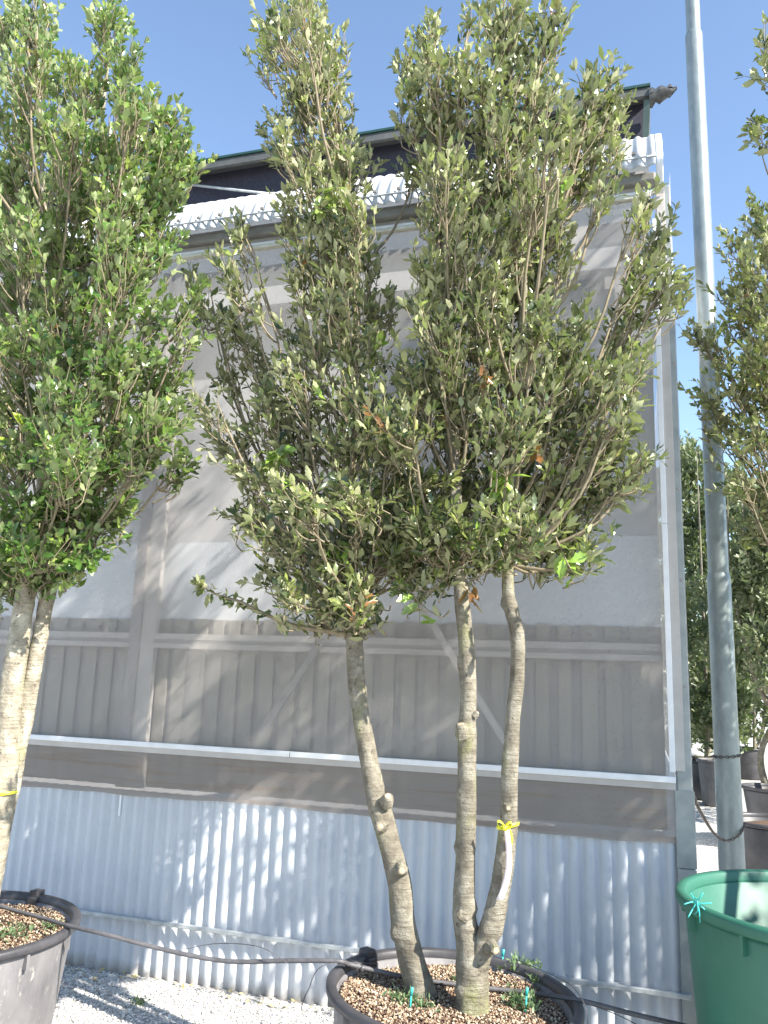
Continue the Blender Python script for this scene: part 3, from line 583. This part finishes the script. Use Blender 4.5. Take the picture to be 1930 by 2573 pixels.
p3 = tr([(1028, 2110), (1040, 2050), (1066, 1985), (1082, 1920), (1090, 1870), (1100, 1780), (1102, 1660), (1108, 1560), (1116, 1460), (1118, 1385), (1112, 1340), (1100, 1290), (1098, 1220), (1110, 1080), (1120, 900), (1130, 600), (1110, 300), (1100, 60)], 1.04)
s3, P3 = stem(oak, p3, rad([44, 48, 46, 42, 42, 36, 34, 31, 30, 32, 30, 28, 28, 25, 21, 16, 10, 6], p3), 130, seed=3, knots=28, kscale=1.2)
# pruned stubs and healed scars
for (X, Y, v, w, d3) in ((838, 1722, 1.03, 26, (.1, -.5, .5)), (822, 1785, 1.06, 26, (-.1, -.9, .1)), (997, 1568, 1.08, 30, (-.25, -.3, .9)), (868, 1880, 1.05, 26, (.1, -.9, .1)), (1070, 2052, 1.10, 26, (.3, -.9, 0)), (992, 1975, 1.08, 22, (-.9, -.3, .3)), (1098, 1745, 1.08, 16, (0, -1, 0)), (1031, 1540, 1.06, 12, (.6, -.3, .7))):
    p = at(X, Y, v); d = norm(np.array(d3)); mb = MB(); R_ = px2m(w / 2, p)
    mb.tube([p - d * R_ * 1.6, p - d * R_ * .5, p + d * R_ * .15, p + d * R_ * .32], [R_ * 1.25, R_ * 1.0, R_ * .8, R_ * .66], 14, True, lambda i, th, q: 1 + .10 * np.sin(th * 3 + X) + .06 * np.sin(th * 5 + Y + i))
    st_ = mb.build('branch_stub', BARK, oak)
    mb = MB(); mb.tube([p + d * R_ * .30, p + d * R_ * .36], [R_ * .52, R_ * .46], 12); mb.build('cut_face', CUT, st_)
LC_ = [(790, 1330, 45, 28, 9), (690, 1330, 50, 22, 7), (620, 1285, 40, 24, 7), (845, 960, 50, 60, 26), (850, 1060, 50, 60, 26), (850, 1150, 50, 50, 22), (885, 1225, 40, 35, 14), (655, 60, 85, 60, 34), (660, 10, 40, 30, 8), (590, 90, 45, 40, 14), (580, 150, 30, 35, 6), (720, 110, 45, 50, 12), (670, 170, 90, 70, 40), (640, 250, 60, 60, 18), (720, 250, 60, 60, 22), (640, 340, 75, 50, 24), (740, 360, 70, 70, 30),
       (600, 300, 40, 30, 8), (700, 430, 85, 60, 34), (620, 470, 55, 50, 12), (765, 480, 45, 60, 16), (700, 540, 90, 60, 34), (800, 560, 32, 50, 7), (640, 610, 50, 50, 10), (730, 640, 90, 60, 36), (820, 680, 55, 60, 16),
       (515, 500, 24, 40, 6), (505, 600, 40, 60, 12), (430, 640, 30, 60, 10), (560, 640, 22, 50, 5), (510, 720, 50, 50, 14), (445, 690, 30, 30, 5), (680, 740, 75, 55, 28), (770, 760, 70, 60, 26),
       (560, 800, 50, 50, 12), (500, 830, 40, 40, 8), (650, 850, 90, 60, 34), (770, 860, 90, 60, 34), (580, 900, 60, 45, 16), (460, 890, 40, 24, 6), (500, 950, 50, 40, 14), (640, 960, 90, 60, 36), (760, 970, 90, 60, 38),
       (560, 1030, 75, 50, 26), (660, 1070, 80, 50, 36), (770, 1080, 90, 55, 40), (540, 1110, 45, 30, 12), (620, 1160, 90, 45, 32), (730, 1180, 90, 50, 40), (820, 1190, 70, 55, 30), (600, 1230, 50, 35, 12), (690, 1270, 80, 45, 26), (780, 1280, 60, 45, 22), (740, 1320, 60, 25, 10), (870, 1200, 50, 40, 14), (905, 1270, 30, 30, 5)]
RC_ = [(930, 90, 40, 40, 12), (880, 150, 40, 50, 14), (945, 170, 60, 60, 26), (1000, 170, 40, 50, 14), (890, 250, 50, 50, 18), (960, 270, 70, 60, 30), (1100, 30, 85, 50, 32), (1190, 60, 45, 55, 14), (1020, 60, 35, 40, 7), (1100, 130, 90, 60, 38), (1060, 210, 60, 50, 20), (1160, 200, 70, 60, 28),
       (1090, 300, 90, 60, 38), (1200, 300, 60, 60, 22), (1290, 200, 55, 45, 18), (1330, 240, 34, 40, 8), (1270, 290, 70, 50, 26), (1335, 320, 36, 40, 8), (1255, 380, 60, 44, 18), (910, 370, 50, 40, 14), (960, 380, 70, 50, 28), (1060, 400, 80, 50, 32), (1160, 410, 80, 50, 32),
       (945, 470, 50, 56, 20), (1010, 490, 80, 60, 36), (1110, 510, 85, 60, 38), (1195, 490, 50, 46, 14), (1300, 440, 36, 36, 7), (1385, 470, 36, 40, 9), (1410, 540, 45, 55, 14), (1370, 600, 40, 46, 11), (1440, 620, 45, 50, 12), (1470, 640, 25, 30, 4), (1375, 680, 40, 36, 9),
       (950, 590, 75, 60, 34), (1050, 620, 85, 60, 38), (1150, 620, 75, 60, 32), (1220, 570, 30, 50, 7), (950, 710, 75, 60, 34), (1050, 730, 85, 60, 40), (1150, 720, 75, 60, 34), (1235, 740, 46, 50, 13), (1335, 760, 46, 46, 13), (1380, 780, 30, 40, 6),
       (900, 820, 75, 55, 32), (1000, 830, 85, 60, 40), (1110, 820, 85, 60, 40), (1210, 830, 80, 60, 34), (1310, 840, 70, 50, 28), (1350, 880, 30, 25, 5), (880, 930, 80, 55, 34), (990, 940, 90, 60, 42), (1100, 940, 90, 60, 42), (1210, 930, 90, 60, 38), (1300, 970, 80, 45, 26), (1390, 1000, 45, 28, 7), (1350, 1040, 50, 30, 8),
       (900, 1040, 85, 55, 38), (1000, 1060, 90, 55, 44), (1110, 1050, 90, 55, 44), (1220, 1050, 80, 50, 34), (1300, 1060, 50, 40, 12), (920, 1140, 80, 45, 34), (1020, 1150, 90, 40, 38), (1130, 1150, 85, 45, 36), (1220, 1150, 65, 40, 20), (960, 1210, 60, 30, 18), (1050, 1205, 60, 25, 14), (1180, 1210, 50, 30, 12), (1240, 1205, 35, 25, 7), (1280, 1180, 30, 25, 4)]
rv = np.random.default_rng(77)
def mk(L, f=1.0, v0=1.02):
    out = []
    for (X, Y, RX, RY, n_) in L:
        Y += 8 if Y < 1000 else 22; RX *= .84
        upn = 1.25 if Y < 700 else (.8 if Y < 1050 else .35)
        k = 2 if n_ > 20 else 1
        for j in range(k):
            dv = rv.normal(0, .13) + (0 if k == 1 else (-.12, .16)[j])
            out.append(cl(X, Y, RX, RY, n_ * f / k, v0 + dv, upn))
    return out
cr = crown(oak, mk(LC_ + RC_, 1.0), [zcut(P1, 1.86), zcut(P2, 2.02), zcut(P3, 2.02)], OLIVE, .055, 5, dens=1.2, ratio=.40, gap=.0125)
# the long low branch reaching out from the crotch of the left stem
lb = [at(X, Y, v) for X, Y, v in ((748, 1370, 1.0), (700, 1362, 1.04), (630, 1350, 1.1), (570, 1325, 1.14), (520, 1300, 1.15), (470, 1285, 1.16), (432, 1262, 1.16))]
mb = MB(); mb.tube(spline(lb, 24), np.linspace(.012, .003, 24), 7); ob = mb.build('low_branch', TWIG, oak, True)
r = np.random.default_rng(31); Ps = spline(lb, 90)[18:]; P = Ps + r.normal(0, .010, Ps.shape)
P = np.concatenate([P, np.repeat(Ps[-4:], 5, 0)]); D = np.concatenate([norm(r.normal(0, 1, (len(Ps), 3)) + np.array([-.3, 0, -.25])), norm(r.normal(0, .6, (20, 3)) + np.array([-1, 0, .3]))])
leaf_mesh('branch_leaves', P, D, r.normal(0, .5, P.shape) + [0, 0, 1], r.uniform(.035, .065, len(P)), r.uniform(.015, .027, len(P)), OLIVE, ob, True, r.uniform(.2, .93, len(P)), r)
def pendant(tree, pts, n, sz, tints, seed):
    r = np.random.default_rng(seed); mb = MB(); path = spline(pts, 14); mb.tube(path, np.linspace(.004, .0015, 14), 5); o = mb.build('twig', TWIG, tree, True)
    P = path[np.linspace(3, 13, n).astype(int)] + r.normal(0, .004, (n, 3))
    D = norm(r.normal(0, .7, (n, 3)) + np.array([0, -.2, -.4])); leaf_mesh('leaves', P, D, r.normal(0, .4, (n, 3)) + [0, -.7, .6], r.uniform(.8, 1.25, n) * sz, r.uniform(.4, .55, n) * sz, OLIVE, o, True, r.uniform(*tints, n), r)
pendant(oak, [at(850, 1230, 1.2), at(880, 1270, 1.2), at(903, 1300, 1.2), at(906, 1345, 1.2)], 6, .07, (.955, .985), 1)
pendant(oak, [at(1090, 1180, 1.15), at(1050, 1160, 1.2), at(1020, 1170, 1.22)], 9, .075, (.96, 1), 2)
pendant(oak, [at(1000, 1265, 1.08), at(1018, 1285, 1.1), at(1022, 1300, 1.1)], 5, .06, (0, .011), 3)
pendant(oak, [at(1200, 1160, 1.15), at(1225, 1215, 1.2), at(1245, 1245, 1.2)], 8, .075, (.97, 1), 4)
pendant(oak, [at(570, 1010, 1.2), at(590, 985, 1.2), at(610, 965, 1.2)], 22, .075, (.95, .995), 5)
pendant(oak, [at(690, 470, 1.2), at(705, 440, 1.2), at(720, 405, 1.2)], 20, .075, (.94, .99), 6)
pendant(oak, [at(1060, 1060, 1.22), at(1085, 1040, 1.22), at(1110, 1020, 1.22)], 18, .075, (.955, .99), 7)
pendant(oak, [at(700, 1200, 1.2), at(730, 1190, 1.2), at(745, 1180, 1.2)], 9, .07, (.96, .99), 8)
pendant(oak, [at(1150, 970, 1.2), at(1165, 985, 1.2)], 6, .06, (0, .011), 9)
pendant(oak, [at(1050, 810, 1.2), at(1045, 825, 1.2)], 7, .06, (0, .011), 10)

# yellow ribbon with paper tag on the right stem
def ribbon_tag(X, Y, v, rr_, label, length=.20, lean=-.03):
    c = at(X, Y, v); t = root('plant_tag', c, label, 'tag')
    mb = MB(); th = np.linspace(0, 2 * math.pi, 33)
    mb.grid([[c + np.array([math.cos(a) * rr_, math.sin(a) * rr_, dz + .010 * math.sin(a * 1 + 2)]) for a in th] for dz in (-.006, 0, .006)])
    f = c + np.array([-rr_ * .45, -rr_ * 1.05, 0])
    for (dx, dz, lp) in ((-.028, .014, 1), (.024, .012, 1)):
        G = []
        for q in np.linspace(0, 2 * math.pi, 19):
            p = f + np.array([dx * (1 - math.cos(q)) * .5, -.006 - .006 * math.sin(q), dz * (1 - math.cos(q)) * .6 + .011 * math.sin(q)])
            G.append([p + np.array([0, -.005, -.003]), p + np.array([0, .005, .003])])
        mb.grid(G)
    mb.box(f + np.array([0, -.007, 0]), (.008, 0, 0), (0, .007, 0), (0, 0, .008))
    mb.grid([[f + np.array([.016 + .010 * math.sin(q * 2), -.006, -q * .05]) + w for w in ((-.003, 0, 0), (.003, 0, 0))] for q in np.linspace(0, 1.2, 8)])
    mb.build('ribbon', YELLOW, t, True, solid=.0008)
    mb = MB(); G = []
    for q in np.linspace(0, 1, 16):
        w = .0095 + .0025 * q; p = f + np.array([.006 + .012 * math.sin(q * 2.6) + lean * q ** 3, -.010 - .004 * math.sin(q * 5), -.006 - length * q])
        G.append([p + np.array([-w, .002, 0]), p + np.array([0, -.001, 0]), p + np.array([w, .002, 0])])
    mb.grid(G); mb.build('paper_tag', TAG, t, True, solid=.0008)
ribbon_tag(1097, 1783, 1.04, .040, 'yellow ribbon with a long pale pink tag tied round the rightmost oak stem', .235)
ribbon_tag(8, 1715, 1.2, .052, 'yellow ribbon and tag tied round the trunk of the bright green oak', .10)

# ------------------------------------------------------------------ left oak
oak2 = root('holm_oak', np.array([LEFT_C[0], LEFT_C[1], .47]), 'bright green bushy oak with two pale sunlit stems, cut by the picture edge', 'tree')
q1 = tr([(-55, 2030), (-30, 1930), (-8, 1800), (8, 1680), (18, 1560), (30, 1450), (42, 1370), (52, 1290), (75, 1180), (95, 1000), (110, 700), (90, 400), (75, 60)], 1.2)
a1, Q1 = stem(oak2, q1, rad([62, 60, 58, 54, 50, 46, 42, 40, 28, 22, 16, 10, 5], q1), 110, seed=11, knots=22, kscale=.7, m=BARKSUN)
q2 = tr([(-30, 1960), (-5, 1820), (22, 1700), (42, 1600), (58, 1520), (72, 1430), (86, 1360), (100, 1290), (118, 1220), (140, 1080), (160, 800), (200, 450), (235, 90)], 1.13)
a2, Q2 = stem(oak2, q2, rad([46, 44, 40, 38, 36, 34, 33, 31, 24, 20, 15, 9, 5], q2), 110, seed=12, knots=20, kscale=.7, m=BARKSUN)
L2 = [(70, 40, 60, 60, 26), (0, 60, 50, 60, 16), (235, 60, 45, 60, 20), (270, 140, 35, 50, 12), (60, 150, 90, 70, 40), (180, 190, 80, 60, 34), (290, 230, 60, 50, 22), (350, 280, 55, 50, 20), (40, 280, 90, 70, 40), (160, 300, 90, 60, 40), (270, 330, 80, 60, 34), (370, 350, 55, 40, 20), (410, 375, 40, 22, 7),
      (40, 400, 90, 60, 40), (150, 420, 90, 60, 40), (260, 440, 90, 60, 40), (350, 430, 50, 50, 20), (40, 520, 90, 60, 40), (150, 540, 90, 60, 42), (260, 550, 80, 60, 34), (340, 540, 50, 60, 16), (40, 640, 90, 60, 42), (150, 660, 90, 60, 42), (250, 650, 70, 60, 28), (330, 680, 50, 45, 10), (400, 660, 35, 40, 7), (395, 740, 40, 25, 5),
      (40, 760, 90, 60, 42), (150, 780, 90, 60, 42), (260, 790, 80, 60, 34), (340, 830, 60, 50, 20), (40, 880, 90, 60, 42), (150, 890, 90, 60, 42), (260, 900, 80, 60, 34), (350, 920, 60, 55, 22), (385, 1000, 40, 30, 8), (310, 980, 50, 40, 16), (40, 990, 90, 60, 42), (150, 1000, 90, 60, 40), (230, 1010, 60, 50, 24), (40, 1100, 90, 50, 36), (140, 1100, 80, 50, 34), (230, 1100, 60, 40, 16), (265, 1070, 30, 30, 6), (50, 1180, 80, 45, 26), (130, 1190, 70, 40, 22), (190, 1180, 40, 35, 7), (20, 1250, 50, 34, 14), (95, 1235, 45, 28, 12), (160, 1215, 40, 28, 9), (0, 1200, 60, 50, 20),
      (-90, 150, 90, 90, 24), (-90, 350, 90, 90, 26), (-90, 550, 90, 90, 26), (-90, 750, 90, 90, 26), (-90, 950, 90, 90, 24), (-70, 1120, 80, 70, 18)]
crown(oak2, mk(L2, 1.0, 1.2), [zcut(Q1, 1.98), zcut(Q2, 2.0)], GREEN, .050, 6, ratio=.52, up=.85, dens=1.7)

# ------------------------------------------------------------------ lamp pole and chain
pb = atz(1593, 2010, 0.0)
def pole_pt(X, Y):
    d = ray(X, Y); n_ = np.array([0, -1, 0.0]); t = ((np.array([0, 5.75, 0]) - O) @ n_) / (d @ n_); return O + d * t
B = pole_pt(1587, 1871); Tp = pole_pt(1489.5, 0)
B = np.array([(B[0] + Tp[0]) / 2 + .0, 5.75, 0]); 
ax = pole_pt(1538, 935)
poleo = root('lamp_post', (ax[0], 5.75, 0), 'tall galvanised steel post standing behind the green tub', 'post')
c = np.array([ax[0], 5.75, 0.0])
z1 = pole_pt(1560, 1245)[2]; z2 = pole_pt(1495, 75)[2]
w1, w2, w3 = [px2m(x / 2, c + [0, 0, zz]) for x, zz in ((50, 1.5), (42, z1 + .5), (31, z2))]
mb = MB(); mb.lathe([(0, -.05), (w1 * 1.10, -.05), (w1 * 1.06, .2), (w1, z1 - .03), (w1 - .004, z1), (w2, z1 + .02)], c, 40); mb.build('post_lower', POLEM, poleo, True)
mb = MB(); mb.lathe([(w2, z1 + .01), (w2 * .96, z2 - .02), (w2 * .93, z2), (w2 * .80, z2 + .015)], c, 40); mb.build('post_middle', POLEM, poleo, True)
mb = MB(); mb.lathe([(w2 * .80, z2 + .01), (w2 * .74, z2 + 3), (0, z2 + 3.01)], c, 40); mb.build('post_upper', POLEM, poleo, True)
def chain(path, label, link=.026, wire=.0035):
    P = np.asarray(path); L = np.concatenate([[0], np.cumsum(np.linalg.norm(np.diff(P, axis=0), axis=1))]); n = int(L[-1] / (link * .75)); mb = MB()
    q = np.stack([np.interp(np.linspace(0, L[-1], n), L, P[:, i]) for i in range(3)], 1); T = norm(np.gradient(q, axis=0))
    for i in range(n):
        s_ = norm(np.cross(T[i], [0, 0, 1.0] if abs(T[i][2]) < .9 else [1.0, 0, 0])); s_ = s_ if i % 2 else norm(np.cross(T[i], s_))
        mb.tube([q[i] + T[i] * math.cos(a) * link / 2 + s_ * math.sin(a) * link * .32 for a in np.linspace(0, 2 * math.pi, 11)], wire, 4, False)
    meta(mb.build('chain', CHAINM, None, True), label, 'chain')
zc = pole_pt(1570, 1632)[2]; wc = w1 + .006
chain([c + [math.cos(a) * wc, math.sin(a) * wc, zc + .01 * math.cos(a)] for a in np.linspace(0, 2 * math.pi, 60)], 'dark chain wrapped round the post at its upper ring')
def aty(X, Y, y):
    d = ray(X, Y); return O + d * (y / d[1])
chain(spline([aty(1486, 1680, 3.95), aty(1500, 1725, 4.3), aty(1518, 1762, 4.7), aty(1540, 1797, 5.2), aty(1558, 1812, 5.55), aty(1575, 1815, 5.62), aty(1597, 1803, 5.64), aty(1609, 1780, 5.72)], 90), 'dark chain hanging in a sag from the greenhouse corner to the post')

# green string bow on the rim of the green tub
p = atz(1504, 1950, .93); t = meta(bpy.data.objects.new('string_bow', None), 'turquoise string tied in a bow on the rim of the green tub', 'string'); COL.objects.link(t); t.location = p
mb = MB(); rr = np.random.default_rng(8)
for k in range(7):
    a = k * .9 + .3; d = np.array([math.cos(a), -.35, math.sin(a)]); mb.tube(spline([p, p + d * .022 + rr.normal(0, .004, 3), p + d * .045 + np.array([0, 0, -.008])], 8), .0022, 5)
mb.tube([p + [0, .02, -.04], p + [0, -.012, -.02], p + [0, -.01, .012], p + [0, .03, .012]], .0022, 5); mb.build('string', TURQ, t, True)

# ------------------------------------------------------------------ trees to the right
def column_tree(base, h, cb, rx, label, seed, leafm=OLIVE, leaf=.06, dens=1.0, teeth=False, nst=2, group=None, nc=34, fac=24, twigs=True, lean=(0, 0), potr=.42, poth=.5, potlabel=None, potgroup=None, limbs=False):
    r = np.random.default_rng(seed); base = np.asarray(base, float)
    t = root('holm_oak', (base[0], base[1], poth - .08), label, 'tree', group); stems = []
    for k in range(nst):
        o_ = r.normal(0, .09, 2); e_ = r.normal(0, rx * .4, 2); pts = [base + [o_[0], o_[1], poth - .12], base + [o_[0] * 1.5 + lean[0] * .3, o_[1] * 1.5 + lean[1] * .3, cb * .6], base + [e_[0] * .5 + lean[0] * .6, e_[1] * .5 + lean[1] * .6, cb * 1.05], base + [e_[0] + lean[0], e_[1] + lean[1], h * .72], base + [e_[0] + lean[0], e_[1] + lean[1], h * .97]]
        s_, P = stem(t, pts, [.042, .034, .026, .014, .004], 40, seed=seed * 7 + k, knots=8, sides=12); stems.append(P[16:])
    cls = []
    for k in range(nc):
        f = (k + .5) / nc; z = cb + (h - cb) * f; rad_ = rx * (1.15 - .75 * f ** 1.6) * (.75 + .5 * min(1, f * 4)) / 1.2
        a = r.uniform(0, 6.28); q = math.sqrt(r.uniform(0, 1)) * rad_ * .75
        cls.append((base + [q * math.cos(a) + lean[0] * f, q * math.sin(a) + lean[1] * f, z], rad_ * .55, (h - cb) / nc * 3.0, fac, 1.0 if f > .4 else .5))
    crown(t, cls, stems, leafm, leaf, seed, teeth=teeth, dens=dens, twigs=twigs, limbs=limbs)
    if potlabel: pot('planting_tub', base[:2], potr, poth, potlabel, potgroup, BLACKP, lugs=False)
    return t
# near right oak, only some leaves reach into the picture
column_tree(W(4.0, .95, 0), 5.7, 2.75, .56, 'oak right of the green tub, mostly out of view', 101, OLIVE, .064, dens=1.5, teeth=True, potlabel='black tub of the oak right of the green tub', potr=.42)
column_tree(W(5.15, 1.0, 0), 5.6, 2.6, .62, 'oak farther right of the green tub, out of view', 102, OLIVE, .07, dens=1.3, potlabel='black tub farther right of the green tub', potr=.42)
# right oak by the post
oak3 = root('holm_oak', at(1760, 1900, -.7) * [1, 1, 0], 'olive green oak whose crown overlaps the steel post', 'tree')
q3 = [at(X, Y, -.7) for X, Y in ((1775, 2150), (1770, 1900), (1760, 1600), (1750, 1300), (1745, 1000), (1735, 700), (1725, 480))]; q3[0][2] = 0.0
a3, Q3 = stem(oak3, q3, [.045, .04, .034, .028, .02, .012, .006], 80, seed=31, knots=12)
L3 = [(1635, 480, 40, 50, 14), (1655, 560, 60, 60, 30), (1585, 540, 35, 30, 9), (1600, 620, 55, 50, 20), (1660, 660, 60, 60, 34), (1600, 700, 45, 40, 14), (1530, 735, 45, 22, 9), (1500, 720, 22, 22, 4), (1560, 780, 40, 25, 8), (1640, 770, 60, 60, 32), (1590, 840, 50, 40, 14), (1530, 870, 35, 28, 8), (1555, 900, 30, 20, 6), (1640, 870, 60, 60, 30), (1620, 960, 60, 55, 26), (1565, 960, 40, 30, 7), (1650, 1050, 60, 50, 26), (1600, 1030, 45, 30, 9), (1640, 1130, 50, 30, 14),
      (1740, 500, 80, 90, 26), (1750, 650, 90, 90, 30), (1750, 800, 90, 90, 30), (1740, 950, 90, 90, 30), (1740, 1080, 80, 70, 20), (1720, 400, 50, 60, 12)]
crown(oak3, mk(L3, 1.0, -.7), [Q3[40:]], OLIVE, .058, 33, dens=1.4)
pot('planting_tub', oak3.location[:2], .42, .5, 'black tub of the oak overlapping the steel post', None, BLACKP, lugs=False)
column_tree((3.95, 4.45, 0), 5.6, 1.7, .75, 'oak out of view whose shade falls on the steel post', 103, OLIVE, .075, dens=2.2, potlabel='black tub of the oak shading the steel post', potr=.42)
# near twigs of the first right oak hanging in at the upper right edge
r = np.random.default_rng(55)
nt1 = root('leafy_branch', at(1720, 300, 1.0), 'dark leafy branch tips reaching in at the upper right edge', 'branch')
cls = [cl(1652, 95, 8, 12, 2, 1.0, .7), cl(1652, 180, 8, 16, 3, 1.0, .5), cl(1630, 262, 14, 10, 3, 1.0, -.2), cl(1650, 300, 8, 20, 4, 1.0, .2), cl(1720, 220, 40, 150, 26, 1.0, 1)]
crown(nt1, cls, [np.array([at(1760, y, 1.0) for y in (500, 400, 300, 200)])], OLIVE, .058, 56, limbs=False)

# background nursery rows
G1 = 'potted oaks in the rows behind the post'; G2 = 'black tubs in the rows behind the post'
rows = [((2.62, 11.2), 3.75, .95, 1.0, 'dense oak standing just right of the greenhouse corner, behind the post', 201), ((4.35, 9.0), 3.9, 1.55, .8, 'oak with mossy yellow stems right behind the post', 202), ((4.9, 12.5), 5.2, .9, 1.3, 'tall dense oak in the second row, behind the mossy stems', 203), ((3.4, 15.5), 4.2, .6, 1.5, 'far oak between the post and the dense oak', 204), ((5.9, 9.8), 5.0, 1.5, .9, 'oak at the right edge behind the yellow-stemmed oak', 205), ((1.9, 18.0), 4.2, .3, 1.6, 'farthest oak seen next to the greenhouse corner', 206), ((6.8, 15.5), 5.6, .8, 1.5, 'far wide oak at the right edge', 207), ((4.4, 19.0), 5.0, .3, 1.8, 'very far oak filling the gap behind the mossy stems', 208), ((6.9, 20.0), 5.2, .3, 1.9, 'very far oak at the right end of the rows', 209)]
for (xy, h, cb, rx, lab, sd) in rows:
    column_tree((xy[0], xy[1], 0), h, cb, rx, lab, sd, FAR, .085 if xy[1] < 12 else .12, dens=1.0, nc=40, fac=46, nst=4 if sd == 202 else 3, twigs=False, potr=.31, poth=.55, potlabel='dark tub of the ' + lab, group=None)
for i, ((X, Y), z, rr_, lab) in enumerate((((1545, 1640), .62, .26, 'slim grey tub standing alone left of the post'), ((1668, 1770), .60, .36, 'open black tub at the right edge behind the green tub'), ((1680, 1700), .62, .36, 'black tub with pale hose, right of the post'))):
    p = atz(X, Y, z); pot('planting_tub', p[:2], rr_, z, lab, None, DUSTY if i == 0 else BLACKP, lugs=False, taper=.7)
